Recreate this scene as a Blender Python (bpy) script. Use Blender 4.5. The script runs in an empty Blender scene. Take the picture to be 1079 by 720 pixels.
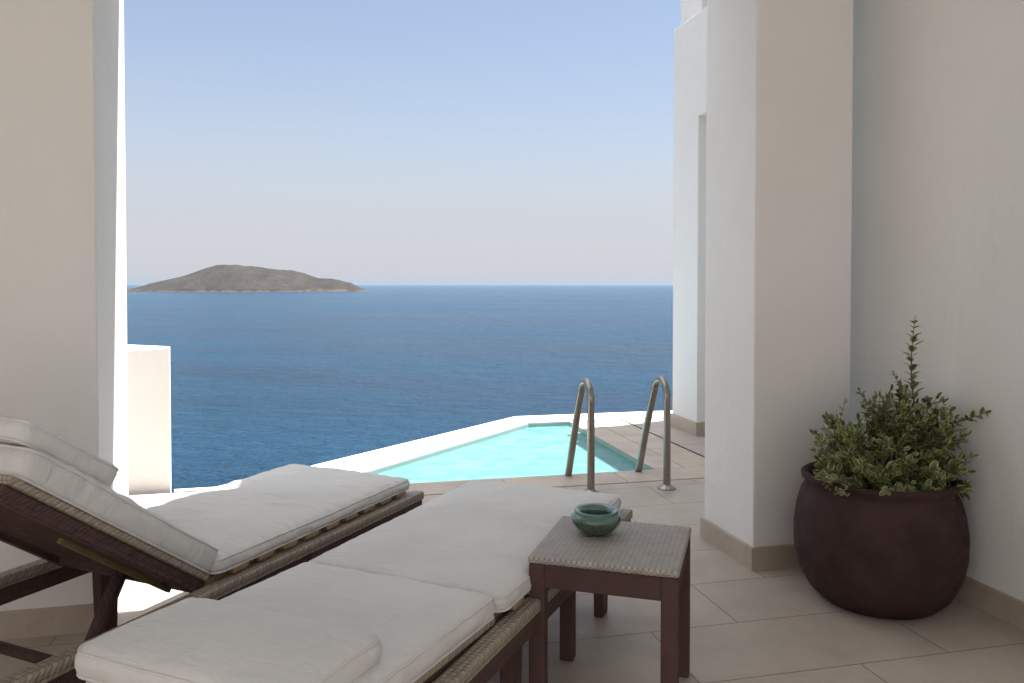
import bpy, bmesh, math, random
import numpy as np
from mathutils import Vector, Matrix, noise as mnoise

R = math.radians
S = bpy.context.scene
COL = S.collection

# ------------------------------------------------------------------ camera, sky, sun, exposure
cam_d = bpy.data.cameras.new('camera')
cam = bpy.data.objects.new('camera', cam_d)
COL.objects.link(cam)
cam.location = (0, 0, 1.25)
cam.rotation_euler = (R(90 - 1.2), 0, R(-13.4))
cam_d.sensor_width = 36
cam_d.lens = 28.03
cam_d.shift_y = -0.0393
cam_d.clip_start = 0.05
cam_d.clip_end = 200000
S.camera = cam

SUN_EL, SUN_AZ = R(73.0), R(72.4)          # azimuth measured from +Y towards +X
sun_vec = Vector((math.sin(SUN_AZ) * math.cos(SUN_EL), math.cos(SUN_AZ) * math.cos(SUN_EL), math.sin(SUN_EL)))
w = bpy.data.worlds.new('World')
S.world = w
w.use_nodes = True
nt = w.node_tree
sky = nt.nodes.new('ShaderNodeTexSky')
sky.sky_type = 'NISHITA'
sky.sun_disc = False
sky.sun_elevation = SUN_EL
sky.sun_rotation = SUN_AZ
sky.altitude = 0
sky.air_density = 1.0
sky.dust_density = 0.8
sky.ozone_density = 1.0
nt.nodes['Background'].inputs['Strength'].default_value = 0.053
tcw = nt.nodes.new('ShaderNodeTexCoord')
sx = nt.nodes.new('ShaderNodeSeparateXYZ')
nt.links.new(tcw.outputs['Generated'], sx.inputs[0])
rp = nt.nodes.new('ShaderNodeValToRGB')            # milky summer air low over the sea
nt.links.new(sx.outputs[2], rp.inputs[0])
ce = rp.color_ramp.elements
ce[0].position, ce[0].color = 0.0, (.95, .95, .95, 1)
ce[1].position, ce[1].color = 1.0, (.22, .22, .22, 1)
for p_, v_ in ((.08, .86), (.17, .54), (.28, .28), (.42, .20)):
    e_ = ce.new(p_)
    e_.color = (v_, v_, v_, 1)
mx = nt.nodes.new('ShaderNodeMix')
mx.data_type = 'RGBA'
nt.links.new(rp.outputs[0], mx.inputs[0])
nt.links.new(sky.outputs[0], mx.inputs[6])
mx.inputs[7].default_value = (3.75, 3.75, 4.05, 1)
rp2 = nt.nodes.new('ShaderNodeMapRange')           # upper sky brightened above the view, added to fill shaded walls
rp2.interpolation_type = 'SMOOTHSTEP'
rp2.inputs['From Min'].default_value = .38
rp2.inputs['From Max'].default_value = .80
rp2.inputs['To Max'].default_value = .85
nt.links.new(sx.outputs[2], rp2.inputs['Value'])
mx2 = nt.nodes.new('ShaderNodeMix')
mx2.data_type = 'RGBA'
nt.links.new(rp2.outputs[0], mx2.inputs[0])
nt.links.new(mx.outputs[2], mx2.inputs[6])
mx2.inputs[7].default_value = (11.0, 10.7, 10.4, 1)
nt.links.new(mx2.outputs[2], nt.nodes['Background'].inputs['Color'])

sl = bpy.data.lights.new('sun', 'SUN')
sl.energy = 5.0
sl.angle = R(0.5)
sl.color = (1.0, 0.98, 0.95)
so = bpy.data.objects.new('sun', sl)
COL.objects.link(so)
so.rotation_euler = sun_vec.to_track_quat('Z', 'Y').to_euler()
so.location = (6, 2, 12)

S.view_settings.view_transform = 'Standard'
S.view_settings.look = 'None'
S.view_settings.gamma = 1.0
S.view_settings.use_curve_mapping = False
S.view_settings.exposure = 1.66
S.cycles.max_bounces = 12
S.cycles.diffuse_bounces = 8
S.cycles.transparent_max_bounces = 16
S.cycles.sample_clamp_indirect = 6.0
S.cycles.caustics_reflective = False
S.cycles.caustics_refractive = False


# ------------------------------------------------------------------ node helpers
class NT:
    def __init__(s, name):
        s.m = bpy.data.materials.new(name)
        s.m.use_nodes = True
        s.t = s.m.node_tree
        s.b = s.t.nodes['Principled BSDF']
        s.out = s.t.nodes['Material Output']

    def n(s, kind, **kw):
        nd = s.t.nodes.new('ShaderNode' + kind)
        for k, v in kw.items():
            if k.startswith('i_'):
                nd.inputs[k[2:].replace('_', ' ')].default_value = v
            else:
                setattr(nd, k, v)
        return nd

    def l(s, a, b):
        s.t.links.new(a, b)

    def val(s, sock, v):
        if hasattr(v, 'is_output'):
            s.l(v, sock)
        else:
            sock.default_value = v

    def math(s, op, a, b=None, c=None):
        nd = s.n('Math', operation=op)
        s.val(nd.inputs[0], a)
        if b is not None:
            s.val(nd.inputs[1], b)
        if c is not None:
            s.val(nd.inputs[2], c)
        return nd.outputs[0]

    def coord(s, which='Object'):
        return s.n('TexCoord').outputs[which]

    def mapping(s, v, scale=(1, 1, 1), rot=(0, 0, 0), loc=(0, 0, 0)):
        m = s.n('Mapping')
        s.l(v, m.inputs['Vector'])
        m.inputs['Scale'].default_value = scale
        m.inputs['Rotation'].default_value = rot
        m.inputs['Location'].default_value = loc
        return m.outputs[0]

    def noise(s, v, scale, detail=3, rough=.55, dist=0.0):
        nd = s.n('TexNoise')
        nd.inputs['Scale'].default_value = scale
        nd.inputs['Detail'].default_value = detail
        nd.inputs['Roughness'].default_value = rough
        nd.inputs['Distortion'].default_value = dist
        s.l(v, nd.inputs['Vector'])
        return nd.outputs['Fac']

    def ramp(s, fac, stops):
        nd = s.n('ValToRGB')
        s.l(fac, nd.inputs[0])
        e = nd.color_ramp.elements
        while len(e) < len(stops):
            e.new(0.5)
        for el, (p, c) in zip(e, stops):
            el.position = p
            el.color = (c, c, c, 1) if isinstance(c, (int, float)) else (*c, 1)
        return nd.outputs[0]

    def mix(s, fac, a, b, blend='MIX'):
        nd = s.n('Mix', data_type='RGBA', blend_type=blend)
        s.val(nd.inputs[0], fac)
        for i, v in ((6, a), (7, b)):
            if hasattr(v, 'is_output'):
                s.l(v, nd.inputs[i])
            else:
                nd.inputs[i].default_value = (*v, 1)
        return nd.outputs[2]

    def bump(s, h, strength=.3, dist=.01, prev=None):
        nd = s.n('Bump')
        nd.inputs['Strength'].default_value = strength
        nd.inputs['Distance'].default_value = dist
        s.l(h, nd.inputs['Height'])
        if prev is not None:
            s.l(prev, nd.inputs['Normal'])
        s.l(nd.outputs[0], s.b.inputs['Normal'])
        return nd.outputs[0]

    def set(s, **kw):
        for k, v in kw.items():
            sk = s.b.inputs[k.replace('_', ' ')]
            if hasattr(v, 'is_output'):
                s.l(v, sk)
            elif isinstance(v, tuple) and len(v) == 3:
                sk.default_value = (*v, 1)
            else:
                sk.default_value = v
        return s


def mat_plaster(name='white_plaster', a=(.79, .785, .775), b=(.745, .737, .722)):
    k = NT(name)
    co = k.coord()
    big = k.noise(co, 1.1, 4, .6)
    c = k.mix(k.ramp(big, [(.35, 0), (.7, 1)]), a, b)
    k.set(Base_Color=c, Roughness=.85, Specular_IOR_Level=.25)
    fine = k.noise(co, 90, 4, .6)
    med = k.noise(co, 7, 3, .5)
    p = k.bump(k.noise(k.mapping(co, scale=(1, 1, .6)), 2.4, 4, .6, .8), .45, .03)
    p = k.bump(med, .45, .007, p)
    k.bump(fine, .4, .002, p)
    return k.m


def mat_stone(name='limestone_tile', tiles=True, base=(.48, .42, .36)):
    k = NT(name)
    co = k.coord()
    cloud = k.noise(co, 2.6, 5, .62, .4)
    speck = k.noise(co, 45, 3, .6)
    lo = tuple(v * .80 for v in base)
    hi = tuple(min(1, v * 1.14) for v in base)
    c = k.mix(k.ramp(cloud, [(.3, 0), (.72, 1)]), lo, hi)
    c = k.mix(k.math('MULTIPLY', k.ramp(speck, [(.45, 0), (.75, 1)]), .25), c, tuple(v * .7 for v in base))
    stain = k.ramp(k.noise(co, 1.1, 5, .7, 1.2), [(.52, 0), (.72, 1)])
    c = k.mix(k.math('MULTIPLY', stain, .35), c, (.36, .27, .21))
    rough = k.ramp(k.noise(co, 6, 3), [(.3, .42), (.7, .62)])
    if tiles:
        sp = k.n('SeparateXYZ')
        k.l(co, sp.inputs[0])
        rowf = k.math('DIVIDE', k.math('SUBTRACT', sp.outputs[1], 2.65), .384)
        row = k.math('FLOOR', rowf)
        fy = k.math('SUBTRACT', rowf, row)
        xs = k.math('DIVIDE', k.math('SUBTRACT', sp.outputs[0], k.math('MULTIPLY_ADD', row, .345, 1.49)), .92)
        cx = k.math('FLOOR', xs)
        fx = k.math('SUBTRACT', xs, cx)
        ex = k.math('MULTIPLY', k.math('MINIMUM', fx, k.math('SUBTRACT', 1.0, fx)), .92)
        ey = k.math('MULTIPLY', k.math('MINIMUM', fy, k.math('SUBTRACT', 1.0, fy)), .384)
        d = k.math('MINIMUM', ex, ey)
        jag = k.math('MULTIPLY', k.math('SUBTRACT', k.noise(co, 60, 2), .5), .002)
        d = k.math('ADD', d, jag)
        g = k.n('MapRange', interpolation_type='SMOOTHSTEP')
        k.l(d, g.inputs['Value'])
        g.inputs['From Min'].default_value = .0012
        g.inputs['From Max'].default_value = .0034
        grout = g.outputs[0]
        cb = k.n('CombineXYZ')
        k.l(cx, cb.inputs[0])
        k.l(row, cb.inputs[1])
        wn = k.n('TexWhiteNoise', noise_dimensions='2D')
        k.l(cb.outputs[0], wn.inputs['Vector'])
        c = k.mix(k.math('MULTIPLY', wn.outputs['Value'], .55), c, tuple(v * .82 for v in base))
        c = k.mix(grout, (.22, .175, .14), c)
        k.set(Base_Color=c, Roughness=rough, Specular_IOR_Level=.4)
        p = k.bump(grout, .6, .003)
        k.bump(k.noise(co, 14, 4), .12, .004, p)
    else:
        k.set(Base_Color=c, Roughness=rough, Specular_IOR_Level=.4)
        k.bump(k.noise(co, 14, 4), .15, .004)
    return k.m


def mat_plain(name, col, rough=.6, metal=0.0, spec=.5, var=.15, scale=8, bump=.1, coat=0.0):
    k = NT(name)
    co = k.coord()
    nz = k.noise(co, scale, 4, .6)
    c = k.mix(k.ramp(nz, [(.3, 0), (.7, 1)]), tuple(v * (1 - var) for v in col), tuple(min(1, v * (1 + var)) for v in col))
    r = k.ramp(k.noise(co, scale * 2.3, 3), [(.3, max(.02, rough * .8)), (.7, min(1, rough * 1.2))])
    k.set(Base_Color=c, Roughness=r, Metallic=metal, Specular_IOR_Level=spec)
    if coat:
        k.set(Coat_Weight=coat)
    if bump:
        k.bump(nz, bump, .004)
    return k.m


def mat_weave(name, col, dark, pitch=.011, spec=.4, rot=R(45)):
    """basket weave: strands over and under, in the plane seen, from two crossed stripe fields"""
    k = NT(name)
    co = k.mapping(k.coord(), rot=(0, 0, rot))
    sp = k.n('SeparateXYZ')
    k.l(co, sp.inputs[0])
    w_ = math.pi / pitch
    u = k.math('MULTIPLY', k.math('ADD', sp.outputs[0], k.math('MULTIPLY', sp.outputs[2], .7)), w_)
    v = k.math('MULTIPLY', k.math('SUBTRACT', sp.outputs[1], k.math('MULTIPLY', sp.outputs[2], .7)), w_)
    su, sv = k.math('SINE', u), k.math('SINE', v)
    chk = k.math('MULTIPLY', su, sv)                      # + over, - under
    h = k.math('ABSOLUTE', chk)
    par = k.math('GREATER_THAN', chk, 0.0)
    wire = k.noise(k.coord(), 30, 3)
    c = k.mix(k.ramp(wire, [(.3, 0), (.7, 1)]), tuple(x * .88 for x in col), tuple(min(1, x * 1.1) for x in col))
    c = k.mix(k.math('MULTIPLY', par, .22), c, dark)
    c = k.mix(k.ramp(h, [(.0, 1), (.22, 0)]), c, dark)
    k.set(Base_Color=c, Roughness=.5, Specular_IOR_Level=spec)
    k.bump(k.math('ADD', h, k.math('MULTIPLY', par, .25)), .7, .003)
    return k.m


def mat_fabric(name='canvas_fabric', col=(.655, .655, .645)):
    k = NT(name)
    co = k.coord()
    big = k.noise(co, 3.0, 4, .6)
    c = k.mix(k.ramp(big, [(.35, 0), (.7, 1)]), tuple(v * .93 for v in col), tuple(v * 1.05 for v in col))
    soil = k.ramp(k.noise(co, 9, 5, .7, .8), [(.58, 0), (.8, 1)])
    c = k.mix(k.math('MULTIPLY', soil, .18), c, (.44, .41, .37))
    k.set(Base_Color=c, Roughness=.92, Specular_IOR_Level=.15, Sheen_Weight=.15)
    th = k.noise(k.mapping(co, scale=(1, .35, 1)), 330, 2, .6)
    cr = k.noise(k.mapping(co, scale=(1.0, 3.2, 1), rot=(0, 0, .35)), 7.5, 4, .55, .6)
    p = k.bump(cr, .55, .014)
    k.bump(th, .22, .001, p)
    return k.m


M = {}
M['plaster'] = mat_plaster()
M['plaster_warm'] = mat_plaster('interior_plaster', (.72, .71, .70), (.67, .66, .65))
M['tile'] = mat_stone()
M['stone'] = mat_stone('limestone_trim', False, (.44, .375, .315))
M['coping'] = mat_stone('limestone_coping', False, (.50, .42, .345))
M['grout'] = mat_plain('slot_bed', (.07, .052, .04), .9)
M['white_rim'] = mat_plain('white_rim_render', (.82, .81, .79), .6, var=.05, bump=.15)
M['weave'] = mat_weave('pale_weave', (.42, .395, .36), (.16, .125, .105))
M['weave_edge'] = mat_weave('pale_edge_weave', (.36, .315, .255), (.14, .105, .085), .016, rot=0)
M['wood_dark'] = mat_weave('dark_weave', (.095, .058, .053), (.07, .042, .039), .014, .12, 0)
M['panel_dark'] = mat_plain('dark_sling', (.09, .054, .05), .8, spec=.1, var=.1)
M['slat'] = mat_plain('teak_slat', (.36, .25, .15), .6, var=.25, scale=12)
M['olive_slat'] = mat_plain('olive_batten', (.17, .125, .05), .6, var=.2)
M['fabric'] = mat_fabric()
k = NT('brushed_steel')
k.set(Base_Color=(.30, .275, .245), Metallic=1.0, Roughness=.25)
M['steel'] = k.m
M['pot'] = mat_plain('dark_earthenware', (.050, .029, .027), .7, spec=.12, var=.25, scale=9, bump=.35)
M['soil'] = mat_plain('potting_soil', (.06, .04, .03), .95, var=.4, scale=40, bump=.8)
M['stem'] = mat_plain('woody_stem', (.16, .11, .07), .8, var=.3, scale=30)


# ------------------------------------------------------------------ mesh helpers
class MB:
    def __init__(s):
        s.v, s.f, s.mi, s.sm = [], [], [], []

    def add(s, vs, fs, mi=0, smooth=False):
        o = len(s.v)
        s.v += [tuple(p) for p in vs]
        s.f += [tuple(i + o for i in f) for f in fs]
        s.mi += [mi] * len(fs)
        s.sm += [smooth] * len(fs)
        return s

    def box(s, a, b, bev=0.0, mi=0, M4=None):
        bm = bmesh.new()
        bmesh.ops.create_cube(bm, size=1)
        a, b = Vector(a), Vector(b)
        for v in bm.verts:
            v.co = Vector((a[i] + (b[i] - a[i]) * (v.co[i] + .5) for i in range(3)))
        if bev > 0:
            bmesh.ops.bevel(bm, geom=bm.edges[:], offset=bev, segments=3, profile=.5, affect='EDGES')
        return s.bm(bm, mi, M4)

    def bm(s, bm, mi=0, M4=None, smooth=False):
        bm.verts.index_update()
        vs = [(M4 @ v.co if M4 else v.co.copy()) for v in bm.verts]
        fs = [[v.index for v in f.verts] for f in bm.faces]
        bm.free()
        return s.add(vs, fs, mi, smooth)

    def prism(s, poly, z0, z1, mi=0):
        n = len(poly)
        vs = [(x, y, z0) for x, y in poly] + [(x, y, z1) for x, y in poly]
        fs = [list(range(n))[::-1], [n + i for i in range(n)]]
        fs += [(i, (i + 1) % n, n + (i + 1) % n, n + i) for i in range(n)]
        return s.add(vs, fs, mi)

    def tube(s, pts, r, seg=12, cap=True, mi=0):
        pts = [Vector(p) for p in pts]
        n = len(pts)
        rs = r if isinstance(r, (list, tuple)) else [r] * n
        t0 = (pts[1] - pts[0]).normalized()
        up = Vector((0, 0, 1)) if abs(t0.z) < .9 else Vector((1, 0, 0))
        u = t0.cross(up).normalized()
        vs, fs = [], []
        for i, p in enumerate(pts):
            t = (pts[min(i + 1, n - 1)] - pts[max(i - 1, 0)]).normalized()
            u = (u - t * u.dot(t)).normalized()
            v = t.cross(u)
            for k in range(seg):
                a = 2 * math.pi * k / seg
                vs.append(p + (u * math.cos(a) + v * math.sin(a)) * rs[i])
        for i in range(n - 1):
            for k in range(seg):
                k2 = (k + 1) % seg
                fs.append((i * seg + k, i * seg + k2, (i + 1) * seg + k2, (i + 1) * seg + k))
        if cap:
            fs.append(tuple(range(seg))[::-1])
            fs.append(tuple((n - 1) * seg + k for k in range(seg)))
        return s.add(vs, fs, mi, True)

    def lathe(s, prof, seg=48, center=(0, 0, 0), mi=0, wob=0.0):
        vs, fs = [], []
        cx, cy, cz = center
        for j, (r, z) in enumerate(prof):
            for k in range(seg):
                a = 2 * math.pi * k / seg
                q = 1 + wob * math.sin(2 * a + j * .2) + wob * .6 * math.sin(3 * a + 1)
                vs.append((cx + r * q * math.cos(a), cy + r * q * math.sin(a), cz + z))
        for j in range(len(prof) - 1):
            for k in range(seg):
                k2 = (k + 1) % seg
                fs.append((j * seg + k, j * seg + k2, (j + 1) * seg + k2, (j + 1) * seg + k))
        fs.append(tuple(range(seg))[::-1])
        fs.append(tuple((len(prof) - 1) * seg + k for k in range(seg)))
        return s.add(vs, fs, mi, True)

    def build(s, name, mats, parent=None, matrix=None):
        me = bpy.data.meshes.new(name)
        me.from_pydata(s.v, [], s.f)
        if not isinstance(mats, (list, tuple)):
            mats = [mats]
        for m in mats:
            me.materials.append(m)
        me.polygons.foreach_set('material_index', s.mi)
        me.polygons.foreach_set('use_smooth', s.sm)
        me.update()
        bm = bmesh.new()
        bm.from_mesh(me)
        bmesh.ops.recalc_face_normals(bm, faces=bm.faces)
        bm.to_mesh(me)
        bm.free()
        o = bpy.data.objects.new(name, me)
        COL.objects.link(o)
        if parent:
            o.parent = parent
        if matrix is not None:
            o.matrix_local = matrix
        return o


def tag(o, label=None, cat=None, group=None, kind=None):
    for k, v in (('label', label), ('category', cat), ('group', group), ('kind', kind)):
        if v:
            o[k] = v
    return o


def thing(name, label, cat, loc=(0, 0, 0), rz=0.0, group=None):
    o = bpy.data.objects.new(name, None)
    COL.objects.link(o)
    o.location = loc
    o.rotation_euler = (0, 0, rz)
    o.empty_display_size = .1
    return tag(o, label, cat, group)


def offs(mb, dx, dy, dz=0):
    mb.v = [(x - dx, y - dy, z - dz) for x, y, z in mb.v]
    return mb


# ------------------------------------------------------------------ sea, island, hillside
SEA = -34.0
HAZE = 2.4e-5
k = NT('open_sea')
co = k.coord()
cd = k.mapping(co, rot=(0, 0, R(25)))
w1 = k.noise(k.mapping(cd, scale=(.55, 1.0, 1)), .16, 6, .62, .3)
w2 = k.noise(k.mapping(cd, scale=(.6, 1.0, 1)), .75, 5, .6, .2)
w3 = k.noise(k.mapping(cd, scale=(.22, 1, 1)), .012, 4, .55, .6)     # wind lanes
gust = k.ramp(w3, [(.38, 0), (.62, 1)])
base = k.mix(gust, (.0022, .0350, .0800), (.0042, .0480, .1000))
fleck = k.ramp(k.noise(k.mapping(cd, scale=(.35, 1, 1)), .33, 7, .72), [(.715, 0), (.75, 1)])
base = k.mix(k.math('MULTIPLY', fleck, .6), base, (.35, .38, .40))
k.set(Base_Color=base, Roughness=k.ramp(w3, [(.35, .16), (.65, .26)]), Specular_IOR_Level=.22, IOR=1.33)
w0 = k.noise(k.mapping(cd, scale=(.5, 1.0, 1)), .045, 4, .55, .3)
p = k.bump(w0, 1.0, 9.0)
p = k.bump(w1, 1.0, 8.0, p)
k.bump(w2, 1.0, 2.0, p)
M['sea'] = k.m
mb = MB()
mb.add([(-60000, -3000, SEA), (60000, -3000, SEA), (60000, 70000, SEA), (-60000, 70000, SEA)], [(0, 1, 2, 3)])
tag(mb.build('sea', M['sea']), kind='structure')

k = NT('dry_island_scrub')
co = k.coord()
a = k.noise(co, .012, 5, .6)
b = k.noise(co, .055, 5, .7)
c = k.mix(k.ramp(a, [(.35, 0), (.65, 1)]), (.031, .0255, .0235), (.053, .042, .037))
c = k.mix(k.ramp(b, [(.50, 0), (.60, 1)]), c, (.030, .030, .021))
sp = k.n('SeparateXYZ')
k.l(co, sp.inputs[0])
zz = k.math('ADD', sp.outputs[2], k.math('MULTIPLY', k.math('SUBTRACT', k.noise(co, .016, 5, .75), .42), 60))
c = k.mix(k.ramp(k.math('DIVIDE', zz, 60), [(.10, 1), (.24, 0)]), c, (.088, .068, .055))
k.set(Base_Color=c, Roughness=.95, Specular_IOR_Level=.1)
k.bump(b, 1.0, 6.0)
M['island'] = k.m
ISD = 3850.0
prof = [(118, 308), (135, 303), (150, 298.5), (180, 292), (205, 284), (222, 279.6), (236, 278.4), (260, 281), (290, 284.2),
        (303, 285), (311, 286.6), (330, 293), (350, 295.2), (366, 299), (378, 304), (386, 308.6)]
px = np.array([q[0] for q in prof], float)
pz = np.array([(308.6 - q[1]) * ISD / 840 for q in prof])
lat = (px - 540) / 840 * ISD
right, fwd = Vector((.9728, -.2317, 0)), Vector((.2317, .9728, 0))
NI, NJ = 190, 70
vs, fs = [], []
icen = right * (-1316) + fwd * ISD
for i in range(NI):
    t = lat[0] + (lat[-1] - lat[0]) * i / (NI - 1)
    H = float(np.interp(t, lat, pz))
    for j in range(NJ):
        v = -1 + 2 * j / (NJ - 1)
        edge = math.sin(math.pi * i / (NI - 1)) ** .5
        hw = 60 + 330 * edge
        P = right * (t - 41) + fwd * (ISD + 250 + v * hw)
        n1 = mnoise.fractal(P * .006, 1.0, 2.0, 6)
        n2 = mnoise.fractal(P * .03 + Vector((7, 3, 1)), .8, 2.0, 4)
        gul = abs(mnoise.fractal(Vector((t * .011 + v * .9, v * .7, 3.3)), .9, 2.0, 4))
        z = H * max(0, 1 - abs(v) ** 1.6) * (1 + .05 * n1 * (abs(v) > .02)) + (n2 * 3.0 + n1 * 2.5 - gul * 26 * min(1, abs(v) * 1.2) ** 1.5) * (1 - abs(v)) * min(1, H / 40)
        cliff = 5 * (1 + .9 * n1 + .8 * n2) if abs(v) < .96 else -6
        z = max(z, cliff * min(1, H / 12)) if abs(v) < .96 else -8
        vs.append((P.x - icen.x, P.y - icen.y, z))
for i in range(NI - 1):
    for j in range(NJ - 1):
        q = i * NJ + j
        fs.append((q, q + NJ, q + NJ + 1, q + 1))
mb = MB()
mb.add(vs, fs, smooth=True)
o = mb.build('island', M['island'])
o.location = (icen.x, icen.y, SEA)
tag(o, kind='structure')

M['rock'] = mat_plain('coastal_rock', (.26, .21, .16), .95, var=.4, scale=.6, bump=1.0)
vs, fs = [], []
for i in range(41):
    for j in range(26):
        X = -60 + 3 * i
        t = j / 25
        Y = 5.4 + 42 * t
        if X < -1:
            Y -= .5
        P = Vector((X, Y, 0))
        z = -1.9 + (SEA + .5) * (t ** .8) - 1.0
        if 0 < j:
            z += mnoise.fractal(P * .12, 1, 2, 5) * 2.2 * min(1, t * 3) - 1.0 * min(1, t * 6)
        vs.append((X, Y, min(z, -1.2 - (Y - 5) * .42)))
for i in range(40):
    for j in range(25):
        q = i * 26 + j
        fs.append((q, q + 26, q + 27, q + 1))
mb = MB()
mb.add(vs, fs, smooth=False)
tag(mb.build('hillside', M['rock']), kind='structure')

# ------------------------------------------------------------------ sea air
k = NT('sea_haze')
k.t.nodes.remove(k.b)
pv_ = k.n('VolumePrincipled')
pv_.inputs['Color'].default_value = (.30, .39, .49, 1)
pv_.inputs['Density'].default_value = HAZE
pv_.inputs['Anisotropy'].default_value = .2
k.l(pv_.outputs[0], k.out.inputs['Volume'])
mb = MB()
mb.box((-61000, -3200, SEA - 3), (61000, 71000, 135))
tag(mb.build('haze', k.m), kind='stuff')

# ------------------------------------------------------------------ terrace paving
POOL_IN = [(-.10, 5.00), (2.19, 5.00), (2.19, 6.93), (1.80, 6.93)]
RIM_OUT = [(-.88, 5.06), (-.58, 5.17), (1.766, 7.29), (3.40, 7.27)]
mb = MB()


def sheet(poly, z=0.0):
    mb.add([(x, y, z) for x, y in poly], [tuple(range(len(poly)))])


sheet([(-5, -3), (6, -3), (6, 4.69), (-5, 4.69)])
sheet([(-5, 4.69), (-.42, 4.69), (-.42, 5.10), (-5, 5.10)])
sheet([(2.70, 4.69), (6, 4.69), (6, 6.94), (2.70, 6.94)])
tag(mb.build('paving', M['tile']), kind='structure')
mb = MB()
mb.prism([(-5, -3), (6, -3), (6, 7.2), (2.20, 7.2), (2.20, 4.99), (-.12, 4.99), (-.86, 5.0), (-.86, 5.16), (-5, 5.16)], -.6, -.02)
tag(mb.build('ground', M['grout']), kind='structure')

# ------------------------------------------------------------------ pool
pool = thing('swimming_pool', 'small plunge pool with white outer rim at the terrace edge', 'swimming pool', (1.1, 5.9, 0))
PL = Matrix.Translation((-1.1, -5.9, 0))
k = NT('pool_render')
co = k.coord()
c = k.mix(k.noise(co, 3, 3), (.28, .40, .385), (.33, .45, .43))
k.set(Base_Color=c, Roughness=.6)
M['pool'] = k.m
DEP = -.42
mb = MB()
n = len(POOL_IN)
BAS = [(-.085, 5.004), (2.184, 5.004), (2.184, 6.926), (1.803, 6.926)]
vs = [(x, y, -.008) for x, y in BAS] + [(x, y, DEP) for x, y in BAS]
fs = [(i, (i + 1) % n, n + (i + 1) % n, n + i) for i in range(n)] + [tuple(n + i for i in range(n))]
mb.add(vs, fs)
mb.build('basin', M['pool'], pool, PL)
mb = MB()
mb.prism([(-.10, 5.00), (1.80, 6.93), (2.19, 6.93), (2.19, 6.95), (2.50, 6.955), (6, 6.955), (6, 7.27), (3.4, 7.27), (1.766, 7.29), (-.58, 5.17), (-.88, 5.165), (-.87, 5.11), (-.43, 5.11), (-.42, 5.00)], -1.6, .006)
mb.build('rim', M['white_rim'], pool, PL)
mb = MB()
for x0, x1 in ((-.41, .352), (.356, 1.116), (1.120, 1.876), (1.88, 2.682)):
    mb.box((x0, 4.705, -.05), (x1, 4.998, .002), .004)
for y0, y1 in ((5.002, 5.62), (5.624, 6.24), (6.244, 6.94)):
    mb.box((2.188, y0, -.05), (2.398, y1, .002), .004)
    mb.box((2.406, y0, -.05), (2.682, y1 if y1 < 6.9 else 6.68, .001), .004)
mb.box((2.406, 6.70, -.05), (2.682, 6.94, .001), .004)
mb.build('coping', M['coping'], pool, PL)

k = NT('pool_water')
co = k.coord()
rip = k.noise(k.mapping(co, scale=(1, 1.3, 1)), 5.5, 4, .55, .6)
rip2 = k.noise(co, 22, 3, .5)
dif = k.n('BsdfDiffuse')
tint = k.ramp(rip, [(.35, (.105, .265, .265)), (.65, (.165, .325, .32))])
k.l(tint, dif.inputs['Color'])
tr = k.n('BsdfTransparent')
tr.inputs['Color'].default_value = (.55, .95, .93, 1)
m1 = k.n('MixShader')
m1.inputs[0].default_value = .68
k.l(tr.outputs[0], m1.inputs[1])
k.l(dif.outputs[0], m1.inputs[2])
gl = k.n('BsdfGlossy')
gl.inputs['Roughness'].default_value = .06
gl.inputs['Color'].default_value = (1, 1, 1, 1)
fr = k.n('Fresnel')
fr.inputs['IOR'].default_value = 1.33
bp = k.n('Bump')
bp.inputs['Strength'].default_value = .35
bp.inputs['Distance'].default_value = .03
k.l(k.math('ADD', rip, k.math('MULTIPLY', rip2, .25)), bp.inputs['Height'])
for nd in (gl, fr):
    k.l(bp.outputs[0], nd.inputs['Normal'])
m2 = k.n('MixShader')
k.l(k.math('MULTIPLY', fr.outputs[0], .55), m2.inputs[0])
k.l(m1.outputs[0], m2.inputs[1])
k.l(gl.outputs[0], m2.inputs[2])
k.l(m2.outputs[0], k.out.inputs['Surface'])
M['water'] = k.m
mb = MB()
mb.add([(x, y, -.035) for x, y in BAS], [(0, 1, 2, 3)])
tag(mb.build('pool_water', M['water']), kind='structure')

# ------------------------------------------------------------------ walls, pillars, roof
YW0, YW1 = 3.13, 3.59            # front and outer face of the pillars
XL, XR = -.787, 1.83             # the opening between them
ROOF_BACK = -0.6                 # unseen rear roof edge, cut short so sun behind the camera brightens the room
XRW = 2.47                       # face of the right wall


def wall_piece(name, label, cat, loc, walls, skirts, pm='plaster'):
    t = thing(name, label, cat, loc)
    mb = MB()
    for a, b in walls:
        mb.box(a, b, .008)
    offs(mb, *loc).build('plaster', M[pm], t)
    mb = MB()
    for a, b in skirts:
        mb.box(a, b, .003)
    offs(mb, *loc).build('skirting', M['stone'], t)
    return t


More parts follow.
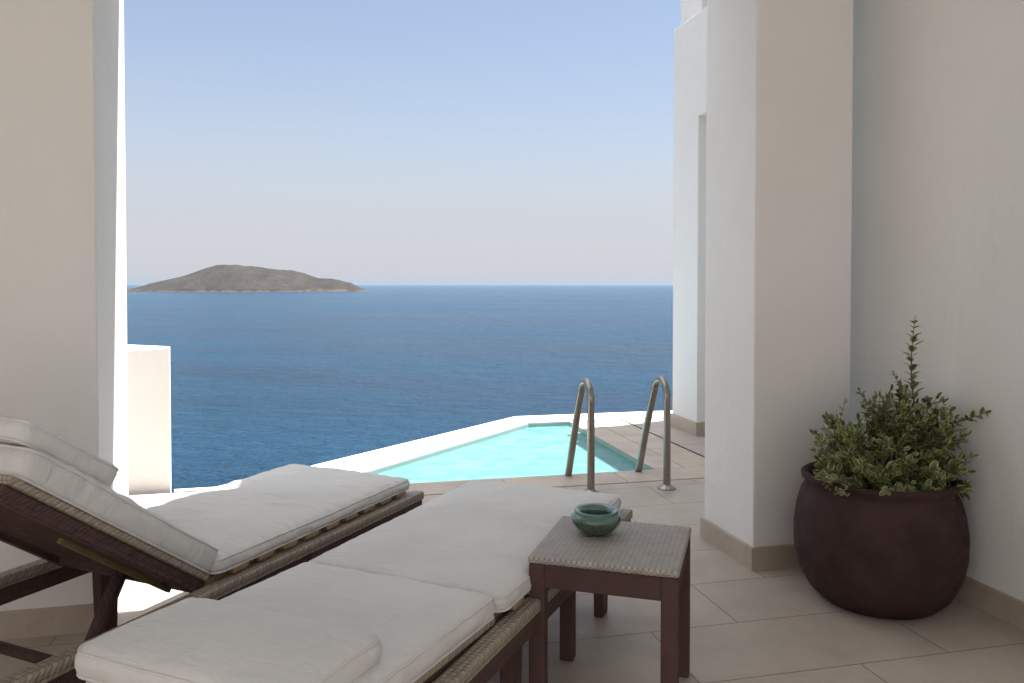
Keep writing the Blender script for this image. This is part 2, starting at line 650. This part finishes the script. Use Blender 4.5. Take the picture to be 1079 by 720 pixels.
wall_piece('wall_pier', 'white wall behind the raised lounger, its edge catching a strip of sun', 'wall', (-2.4, YW0, 0),
           [((-5.0, YW0, -.1), (XL, YW1, 2.80))],
           [((-4.98, YW0 - .014, -.01), (XL + .013, YW0 + .10, .098))])
wall_piece('pillar', 'square white pillar with stone skirting standing behind the potted shrub', 'pillar', (2.07, YW0, 0),
           [((XR, YW0, -.1), (2.314, YW1, 2.80))],
           [((XR - .014, YW0 - .014, -.01), (2.316, YW0 + .03, .100)), ((XR - .014, YW0 + .03, -.01), (XR + .03, YW1 + .014, .100))])
wall_piece('side_wall', 'plain shaded white wall on the right beside the pot', 'wall', (XRW, 1, 0),
           [((XRW, -2.6, -.1), (XRW + .16, 3.95, 2.80))],
           [((XRW - .013, -2.58, -.01), (XRW + .02, 3.94, .100))])
wall_piece('left_wall', 'white side wall of the covered terrace, out to the left', 'wall', (-4.6, 0, 0),
           [((-5.0, -2.6, -.1), (-4.6, YW0 - .02, 2.80))],
           [((-4.62, -2.58, -.01), (-4.587, YW0 - .03, .100))])
wall_piece('back_wall', 'white house wall behind the loungers', 'wall', (0, -2.6, 0),
           [((-4.98, -2.9, -.1), (XRW + .1, -2.62, 2.80))],
           [((-4.6, -2.63, -.01), (XRW - .02, -2.606, .100))])
mb = MB()
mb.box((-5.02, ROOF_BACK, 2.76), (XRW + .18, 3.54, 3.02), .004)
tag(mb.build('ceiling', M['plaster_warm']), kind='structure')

# neighbouring house wing at the far right: wall with a doorway, upper storey, balcony slab
nb = thing('house_wing', 'tall white house wing with a doorway beyond the pool rails', 'building', (3.2, 5.5, 0))
NL = Matrix.Translation((-3.2, -5.5, 0))
mb = MB()
mb.box((3.0, 6.02, -.1), (3.36, 6.49, 3.47), .006)
mb.box((3.0, 3.97, 2.63), (3.36, 6.024, 3.472), .006)
mb.box((3.0, 3.97, -.1), (3.36, 4.55, 2.634), .006)
mb.box((3.30, 4.54, -.1), (3.50, 6.03, 2.64), .004)
mb.box((XRW + .15, 3.60, -.1), (3.38, 3.98, 3.40), .004)
mb.build('wall', M['plaster'], nb, NL)
mb = MB()
mb.box((3.25, 6.47, 3.0), (5.6, 6.89, 4.16), .006)
mb.box((3.25, 5.0, 3.75), (5.6, 6.474, 4.164), .006)
mb.box((3.62, 4.2, 3.0), (5.6, 6.46, 3.76), .006)
mb.box((3.37, 3.0, -.1), (5.6, 6.885, 2.99), .006)
mb.build('upper_storey', M['plaster'], nb, NL)
mb = MB()
mb.box((1.03, 2.2, 5.0), (3.75, 5.47, 5.16), .006)
mb.build('balcony_slab', M['plaster'], nb, NL)
mb = MB()
mb.box((1.06, 2.24, 3.03), (5.4, 3.52, 4.994), .006)
mb.build('upper_wall', M['plaster'], nb, NL)
mb = MB()
mb.box((2.987, 6.006, -.01), (3.03, 6.503, .115), .003)
mb.box((3.03, 6.006, -.01), (3.298, 6.04, .115), .003)
mb.build('skirting', M['stone'], nb, NL)

par = thing('parapet_wall', 'low white parapet block catching sun on its top, beside the pier', 'parapet', (-2.5, 5.3, 0))
mb = MB()
pl_ = [(-.90, 5.165), (-1.16, 5.165), (-5.0, 5.165), (-5.0, 5.42), (-1.16, 5.42), (-.90, 5.20)]
pv = [(x, y, -1.6) for x, y in pl_] + [(x, y, z) for (x, y), z in zip(pl_, (.872, .852, .85, .872, .872, .874))]
bm = bmesh.new()
bv = [bm.verts.new(q) for q in pv]
bm.faces.new(bv[:6][::-1])
bm.faces.new(bv[6:])
for i in range(6):
    bm.faces.new((bv[i], bv[(i + 1) % 6], bv[6 + (i + 1) % 6], bv[6 + i]))
bmesh.ops.bevel(bm, geom=bm.edges[:], offset=.008, segments=2, profile=.5, affect='EDGES')
mb.bm(bm)
mb.build('plaster', M['plaster'], par, Matrix.Translation((2.5, -5.3, 0)))


# ------------------------------------------------------------------ cushions
def smooth01(t):
    t = max(0.0, min(1.0, t))
    return t * t * (3 - 2 * t)


def cushion(W, L, T, seed, nx=90, puff=.028, wr=.006, edge_r=.035):
    """box cushion, sewn edges, soft crown, puckers running in from the seams; origin at the middle of its underside"""
    rnd = Vector((seed * 3.7, seed * 1.3, seed * 9.1))
    ny = max(30, int(nx * L / W))
    top = np.zeros((nx + 1, ny + 1, 3))
    bot = np.zeros((nx + 1, ny + 1, 3))
    for i in range(nx + 1):
        u = -1 + 2 * i / nx
        u = math.copysign(1 - (1 - abs(u)) ** 1.35, u)
        for j in range(ny + 1):
            v = -1 + 2 * j / ny
            v = math.copysign(1 - (1 - abs(v)) ** 1.35, v)
            x, y = u * W / 2, v * L / 2
            ax, ay = W / 2 - edge_r, L / 2 - edge_r
            if abs(x) > ax and abs(y) > ay:            # rounded corners
                dx, dy = (abs(x) - ax) / edge_r, (abs(y) - ay) / edge_r
                m = max(dx, dy)
                q = math.hypot(dx, dy)
                if q > 0:
                    x = math.copysign(ax + dx / q * m * edge_r, x)
                    y = math.copysign(ay + dy / q * m * edge_r, y)
            ex, ey = (W / 2 - abs(u) * W / 2), (L / 2 - abs(v) * L / 2)
            e = min(ex, ey)
            crown = (1 - math.exp(-ex / .10)) * (1 - math.exp(-ey / .10))
            P = Vector((x, y, 0))
            nz = mnoise.fractal(P * 3.0 + rnd, 1, 2, 3)
            pk = 0.0
            px_ = mnoise.noise(Vector((y * 27, seed * 5.1, math.copysign(4, x) + x * 2)))
            py_ = mnoise.noise(Vector((x * 27, seed * 7.7, math.copysign(9, y) + y * 2)))
            pk += px_ * math.exp(-ex / .10) * smooth01(ex / .012)
            pk += py_ * math.exp(-ey / .10) * smooth01(ey / .012)
            fold = mnoise.noise(Vector((x * 3.0 + y * 1.4, y * 13 - x * 5, seed)))
            fold = max(0, fold) ** 1.5
            z = puff * crown - .011 * math.exp(-e / .010) + wr * (pk * 1.0 + nz * .55 + fold * 2.4 * crown)
            inw = .004 * px_ * math.exp(-ex / .02)
            top[i, j] = (x * (1 - .01) + inw, y, T + z)
            bot[i, j] = (x, y, -.1 * puff * crown)
    mb = MB()
    idx = lambda i, j: i * (ny + 1) + j
    N = (nx + 1) * (ny + 1)
    fs = [(idx(i, j), idx(i + 1, j), idx(i + 1, j + 1), idx(i, j + 1)) for i in range(nx) for j in range(ny)]
    loop = [(i, 0) for i in range(nx)] + [(nx, j) for j in range(ny)] + [(i, ny) for i in range(nx, 0, -1)] + [(0, j) for j in range(ny, 0, -1)]
    vs = [tuple(p) for p in top.reshape(-1, 3)] + [tuple(p) for p in bot.reshape(-1, 3)]
    fs += [tuple(N + q for q in f[::-1]) for f in fs]
    ring_prev = [idx(*q) for q in loop]
    steps = 5
    tops = [Vector(top[q]) for q in loop]
    bots = [Vector(bot[q]) for q in loop]
    for s_ in range(1, steps + 1):
        t = s_ / steps
        if s_ == steps:
            ring = [N + idx(*q) for q in loop]
        else:
            ring = []
            for q, (a, b) in enumerate(zip(tops, bots)):
                p = a.lerp(b, t)
                out = Vector((a.x / (W / 2), a.y / (L / 2), 0))
                m = max(abs(out.x), abs(out.y))
                out = Vector((out.x if abs(out.x) > .9 * m else 0, out.y if abs(out.y) > .9 * m else 0, 0)).normalized()
                wv = mnoise.noise(Vector((a.x * 14, a.y * 14, seed + t * 1.5)))
                p += out * ((.009 if t > .3 else .011) * math.sin(math.pi * t) ** .8 + .007 * wv * math.sin(math.pi * t))
                ring.append(len(vs))
                vs.append(tuple(p))
        n = len(loop)
        fs += [(ring_prev[q], ring_prev[(q + 1) % n], ring[(q + 1) % n], ring[q]) for q in range(n)]
        ring_prev = ring
    mb.add(vs, fs, smooth=True)
    pipe = MB()
    for ring in (tops, bots):
        pts = [p.copy() + Vector((p.x * .006, p.y * .004, 0)) for p in ring]
        pipe.tube(pts + [pts[0], pts[1]],   .0034, 6, False)
    return mb, pipe


def put_cushion(name, parent, W, L, T, seed, matrix, puff=.028, wr=.006):
    mb, pipe = cushion(W, L, T, seed, puff=puff, wr=wr)
    c = mb.build(name, M['fabric'], parent, matrix)
    pipe.build('piping', M['fabric'], c)
    return c


# ------------------------------------------------------------------ sun loungers
def lounger(label, loc, back_deg, seed):
    """origin on the floor under the middle of the foot end; +y runs from head to foot"""
    t = thing('sun_lounger', label, 'sun lounger', loc, R(-37.2), 'sun loungers with white cushions')
    HY, ZR, ZS = -1.13, .345, .362
    for s in (-1, 1):
        r = MB().box((s * .335 - .020, -1.90, .262), (s * .335 + .020, .055, .330), .006).build('rail', M['wood_dark'], t)
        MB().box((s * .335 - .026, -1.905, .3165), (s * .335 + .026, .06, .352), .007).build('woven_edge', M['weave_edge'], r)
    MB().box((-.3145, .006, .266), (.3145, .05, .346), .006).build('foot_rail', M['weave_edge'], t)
    MB().box((-.3145, -1.89, .266), (.3145, -1.85, .336), .006).build('head_rail', M['wood_dark'], t)
    sl = MB()
    y = -.045
    while y > HY + .05:
        sl.box((-.333, y - .07, .3600), (.333, y, .376), .003)
        y -= .118
    sl.box((-.29, HY, .325), (-.25, -.04, .3595), .002)
    sl.box((.25, HY, .325), (.29, -.04, .3595), .002)
    sl.build('slat_base', M['slat'], t)
    for yy in (-.16, -1.00, -1.76):
        for s in (-1, 1):
            bm = bmesh.new()
            bmesh.ops.create_cube(bm, size=1)
            for v in bm.verts:
                k_ = .030 if v.co.z > 0 else .024
                v.co = Vector((s * .296 + (k_ if v.co.x > 0 else -k_) * .75, yy + (k_ * 1.3 if v.co.y > 0 else -k_ * 1.3), .33 if v.co.z > 0 else 0.0))
            bmesh.ops.bevel(bm, geom=bm.edges[:], offset=.004, segments=2, profile=.5, affect='EDGES')
            MB().bm(bm).build('leg', M['panel_dark'], t)
    # the back, hinged at HY
    a = R(back_deg)
    BL = .75
    Hm = Matrix.Translation((0, HY, ZS)) @ Matrix.Rotation(-a, 4, 'X')          # local -y runs up the back
    bf = MB()
    for s in (-1, 1):
        bf.box((s * .285 - .02, -BL, -.05), (s * .285 + .02, -.01, -.012), .004)
    bf.box((-.265, -BL, -.05), (.265, -BL + .045, -.013), .004)
    bf.box((-.265, -.055, -.05), (.265, -.012, -.013), .004)
    b = bf.build('backrest_frame', M['wood_dark'], t, Hm)
    we = MB()
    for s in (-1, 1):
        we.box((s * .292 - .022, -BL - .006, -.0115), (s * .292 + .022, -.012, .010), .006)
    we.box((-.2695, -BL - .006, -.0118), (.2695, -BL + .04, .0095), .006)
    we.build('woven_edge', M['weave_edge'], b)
    MB().box((-.264, -BL + .042, -.032), (.264, -.05, -.014), .002).build('panel', M['panel_dark'], b)
    MB().box((.195, -BL * .62, -.064), (.212, -.03, -.0505), .002).build('batten', M['olive_slat'], b)
    # prop under the back
    zt = max(.02, .36 + .12 * math.sin(a))
    pr = MB()
    if back_deg > 10:
        pr.tube([(.055, HY - .10, .385), (.055, -1.37, .145)], .022, 10)
        pr.tube([(.075, -1.37, .145), (-.335, -1.37, .145)], .0175, 10)
        pr.tube([(-.335, -1.37, .13), (-.335, -1.37, .27)], .0175, 10)
    else:
        for x in (.055, -.255):
            pr.tube([(x, HY - .12, .30), (x, -1.62, .300)], .015, 10)
        pr.tube([(.075, -1.62, .296), (-.315, -1.62, .296)], .015, 10)
    pr.build('prop', M['wood_dark'], t)
    put_cushion('seat_cushion', t, .655, 1.13, .046, seed, Matrix.Translation((0, -.56, .378)), .020, .0060)
    Cm = Hm @ Matrix.Translation((0, -.015 - .36, .013))
    thick = .078 if back_deg > 10 else .058
    put_cushion('back_cushion', t, .625, .74, thick, seed + 1, Cm, .022, .0058)
    Pm = Hm @ Matrix.Translation((.012, -.655 if back_deg < 10 else -.61, .015 + thick)) @ Matrix.Rotation(R(1.5), 4, 'X')
    put_cushion('pillow', t, .535, .32, .058, seed + 2, Pm, .022, .0055)
    return t


lounger('white cushioned sun lounger with its back raised, beside the left wall', (.105, 3.615, 0), 35.8, 3.1)
lounger('white cushioned sun lounger lying flat, beside the woven side table', (.882, 3.142, 0), 2.5, 11.4)

# ------------------------------------------------------------------ side table and bowl
tb = thing('side_table', 'small square side table with pale woven top and dark legs', 'side table', (.86, 2.27, 0), R(-30.5))
H, W_ = .472, .211
MB().box((-W_ - .003, -W_ - .003, H - .020), (W_ + .003, W_ + .003, H), .008).build('tabletop', M['weave'], tb)
ap = MB()
for s in (-1, 1):
    ap.box((-W_ + .046, s * (W_ - .021) - .017, H - .088), (W_ - .046, s * (W_ - .021) + .017, H - .0205), .003)
    ap.box((s * (W_ - .021) - .017, -W_ + .046, H - .088), (s * (W_ - .021) + .017, W_ - .046, H - .0205), .003)
ap.build('apron', M['panel_dark'], tb)
for sx in (-1, 1):
    for sy in (-1, 1):
        cx, cy = sx * (W_ - .0235), sy * (W_ - .0235)
        MB().box((cx - .0235, cy - .0235, 0), (cx + .0235, cy + .0235, H - .0202), .006).build('leg', M['panel_dark'], tb)

k = NT('green_glaze')
co = k.coord()
nz = k.noise(co, 18, 5, .6, .5)
c = k.mix(k.ramp(nz, [(.35, 0), (.65, 1)]), (.040, .062, .042), (.066, .105, .074))
sp = k.n('SeparateXYZ')
k.l(co, sp.inputs[0])
c = k.mix(k.ramp(k.math('MULTIPLY', k.math('ADD', sp.outputs[2], k.math('MULTIPLY', nz, .014)), 10), [(.52, 0), (.70, 1)]), c, (.085, .185, .165))
k.set(Base_Color=c, Roughness=.16, Specular_IOR_Level=.6, Coat_Weight=.6, Coat_Roughness=.08)
k.bump(nz, .12, .004)
M['glaze'] = k.m
prof = [(.034, 0), (.040, .002), (.056, .014), (.070, .032), (.0745, .046), (.072, .057), (.066, .0615), (.0635, .0625), (.064, .066),
        (.066, .0705), (.0635, .0745), (.056, .0725), (.047, .066), (.043, .056), (.046, .036), (.040, .018), (.004, .012)]
bw = MB().lathe(prof, 64, (0, 0, 0), wob=.006)
bw.v = [(x * 1.07, y * 1.07, z) for x, y, z in bw.v]
o = bw.build('bowl', M['glaze'])
o.location = (.833, 2.357, H + .0005)
tag(o, 'round green glazed ceramic bowl standing on the woven table', 'bowl')

# ------------------------------------------------------------------ pool hand rails


def handrail(x, label):
    t = thing('handrail', label, 'handrail', (x, 4.51, 0), 0, 'pool ladder handrails')
    pts = [(0, 0, -.02), (0, 0, .25), (0, .002, .47)]
    for q in range(13):
        a = math.pi * q / 12 * .94
        pts.append((0, .098 - .098 * math.cos(a), .555 + .105 * math.sin(a)))
    e = pts[-1]
    pts += [(0, .300, .36), (0, .395, .13), (0, .50, -.12), (0, .53, -.30)]
    # smooth
    P = [Vector(p) for p in pts]
    out = []
    for i in range(len(P) - 1):
        p0, p1, p2, p3 = P[max(i - 1, 0)], P[i], P[i + 1], P[min(i + 2, len(P) - 1)]
        for s in range(4):
            u = s / 4
            out.append(.5 * ((2 * p1) + (-p0 + p2) * u + (2 * p0 - 5 * p1 + 4 * p2 - p3) * u * u + (-p0 + 3 * p1 - 3 * p2 + p3) * u ** 3))
    out.append(P[-1])
    MB().tube(out, .0225, 20).build('tube', M['steel'], t)
    MB().lathe([(.056, 0.0), (.056, .004), (.050, .010), (.032, .018), (.027, .026)], 40).build('flange', M['steel'], t)


handrail(1.56, 'curved steel pool handrail on the left, its foot hidden by the lounger cushion')
handrail(2.05, 'curved steel pool handrail on the right with its round foot plate showing')

# ------------------------------------------------------------------ pot and shrub
PX, PY = 2.145, 2.725
pot = thing('plant_pot', 'big rounded dark earthenware pot in the corner by the pillar', 'plant pot', (PX, PY, 0))
prof = [(.19, 0), (.215, .006), (.262, .05), (.298, .12), (.316, .20), (.318, .28), (.308, .36), (.290, .425), (.272, .45), (.275, .465), (.288, .478),
        (.290, .492), (.280, .500), (.262, .496), (.252, .47), (.250, .44), (.02, .435)]
MB().lathe(prof, 72, wob=.004).build('body', M['pot'], pot)
vs = []
MB().lathe([(.249, .41), (.249, .447), (.18, .455), (.08, .462), (.01, .464)], 48, wob=.01).build('soil', M['soil'], pot)

k = NT('leaf_green')
k.set(Base_Color=k.mix(k.noise(k.coord(), 9, 3), (.060, .085, .028), (.11, .14, .046)), Roughness=.38, Specular_IOR_Level=.5)
k.set(Subsurface_Weight=0.0)
M['leaf'] = k.m
k = NT('leaf_margin')
k.set(Base_Color=k.mix(k.noise(k.coord(), 9, 3), (.28, .30, .12), (.42, .42, .19)), Roughness=.42)
M['leaf_edge'] = k.m
rng = random.Random(5)
shrub = thing('shrub', 'leafy green shrub with pale leaf margins growing in the pot', 'shrub', (PX, PY, .46))
stems, leaves = MB(), MB()


def leaf(p, d, up, L, Wd):
    d = d.normalized()
    s = d.cross(up)
    if s.length < .01:
        s = d.cross(Vector((1, 0, 0)))
    s.normalize()
    n = s.cross(d)
    pr = [(0, 0), (.25, .36), (.55, .5), (.82, .34), (1.0, .0)]
    inner, outer, vs, fs, mi = [], [], [], [], []
    curl = rng.uniform(.05, .22)
    for t, wd in pr:
        base = p + d * (L * t) - n * (curl * L * t * t)
        vs.append(base)
        for sgn in (-1, 1):
            for q in (.62, 1.0):
                vs.append(base + s * (sgn * wd * Wd * q) + n * (abs(wd) * Wd * q * .28))
    for i in range(4):
        a, b = i * 5, (i + 1) * 5
        fs += [(a, a + 1, b + 1, b), (a, b, b + 3, a + 3)]
        mi += [0, 0]
        fs += [(a + 1, a + 2, b + 2, b + 1), (a + 3, b + 3, b + 4, a + 4)]
        mi += [1, 1]
    o_ = len(leaves.v)
    leaves.v += [tuple(q) for q in vs]
    leaves.f += [tuple(i + o_ for i in f) for f in fs]
    leaves.mi += mi
    leaves.sm += [True] * len(fs)


def sprig(base, tip, nl, size, sag=.0, r=.0028):
    pts = []
    side = Vector((rng.uniform(-1, 1), rng.uniform(-1, 1), 0)) * .03
    for i in range(7):
        t = i / 6
        q = base.lerp(tip, t) + side * math.sin(t * math.pi) + Vector((0, 0, -sag * t * t))
        pts.append(q)
    stems.tube(pts, [r * (1 - .7 * i / 6) for i in range(7)], 5)
    for i in range(nl):
        t = .22 + .78 * i / max(1, nl - 1)
        f = t * 6
        a = min(5, int(f))
        q = pts[a].lerp(pts[a + 1], f - a)
        ax = (pts[a + 1] - pts[a]).normalized()
        for s in (0, 1):
            ang = i * 1.57 + s * math.pi + rng.uniform(-.5, .5)
            u = ax.orthogonal().normalized()
            v = ax.cross(u)
            rad = u * math.cos(ang) + v * math.sin(ang)
            d = rad * rng.uniform(.7, 1.0) + ax * rng.uniform(.35, .9)
            k_ = size * rng.uniform(.65, 1.15) * (1 - .35 * (t > .9))
            leaf(q, d, ax + Vector((0, 0, .6)), k_, k_ * .62)
    leaf(pts[-1], pts[-1] - pts[-2], Vector((rng.uniform(-1, 1), rng.uniform(-1, 1), .2)), size * .8, size * .4)


# lobes: centre relative to the pot top (camera-right / away / up in metres), radii, count of sprigs
cr, cf = Vector((.9728, -.2317, 0)), Vector((.2317, .9728, 0))
lobes = [((.115, -.01, .235), (.185, .18, .155), 100), ((.19, -.02, .16), (.14, .17, .15), 46), ((-.02, -.04, .15), (.13, .18, .13), 26),
         ((-.185, -.08, .15), (.10, .12, .14), 66), ((.03, -.13, .05), (.27, .13, .09), 56)]
for (a, b, c_), (ra, rb, rc), cnt in lobes:
    cen = cr * a + cf * b + Vector((0, 0, c_))
    for q in range(cnt):
        while True:
            v = Vector((rng.gauss(0, 1), rng.gauss(0, 1), rng.gauss(.25, 1)))
            if v.length > .01:
                break
        v.normalize()
        rr = rng.uniform(.55, 1.03) ** .6
        tip = cen + cr * (v.x * ra * rr) + cf * (v.y * rb * rr) + Vector((0, 0, v.z * rc * rr))
        if tip.z < -.01:
            tip.z = rng.uniform(-.01, .06)
        tip_w = tip + Vector((PX, PY, 0))
        if tip_w.x > XRW - .04:
            tip.x = XRW - .05 - PX
        if tip_w.y > YW0 - .03 and tip_w.x < 2.33:
            tip.y = YW0 - .05 - PY
        base = tip * .45 + Vector((0, 0, -.02)) if tip.z > .1 else Vector((tip.x * .6, tip.y * .6, -.01))
        sprig(base, tip, rng.randint(5, 9), rng.uniform(.029, .048), rng.uniform(0, .02))
for q in range(16):                                           # main stems
    a = rng.uniform(0, 6.28)
    stems.tube([Vector((.1 * math.cos(a), .1 * math.sin(a), -.03)), Vector((.14 * math.cos(a), .12 * math.sin(a), .12)),
                Vector((.15 * math.cos(a), .12 * math.sin(a), .16))], [.006, .005, .003], 6)
# the tall sprig and a few strays
sprig(cr * .150 + Vector((0, 0, .25)), cr * .135 + Vector((0, 0, .635)), 17, .047, 0, .0042)
sprig(cr * .22 + Vector((0, 0, .22)), cr * .345 + cf * -.12 + Vector((0, 0, .30)), 8, .036)
sprig(cr * .0 + Vector((0, 0, .25)), cr * -.10 + cf * -.05 + Vector((0, 0, .375)), 7, .030)
sprig(cr * -.16 + cf * -.1 + Vector((0, 0, .10)), cr * -.19 + cf * -.12 + Vector((0, 0, .335)), 9, .032)
sprig(cr * -.22 + cf * -.1 + Vector((0, 0, .06)), cr * -.29 + cf * -.14 + Vector((0, 0, .20)), 8, .032)
sprig(cr * .1 + Vector((0, 0, .30)), cr * .06 + Vector((0, 0, .43)), 8, .03)
for q in range(5):                                            # trailing shoots over the rim
    a = rng.uniform(-2.9, -.5)
    d = Vector((math.cos(a), math.sin(a), 0))
    sprig(d * .20 + Vector((0, 0, .0)), d * rng.uniform(.28, .32) + Vector((0, 0, rng.uniform(.03, .09))), 7, rng.uniform(.03, .042), .03)
leaves.build('foliage', [M['leaf'], M['leaf_edge']], shrub)
stems.build('stems', M['stem'], shrub)
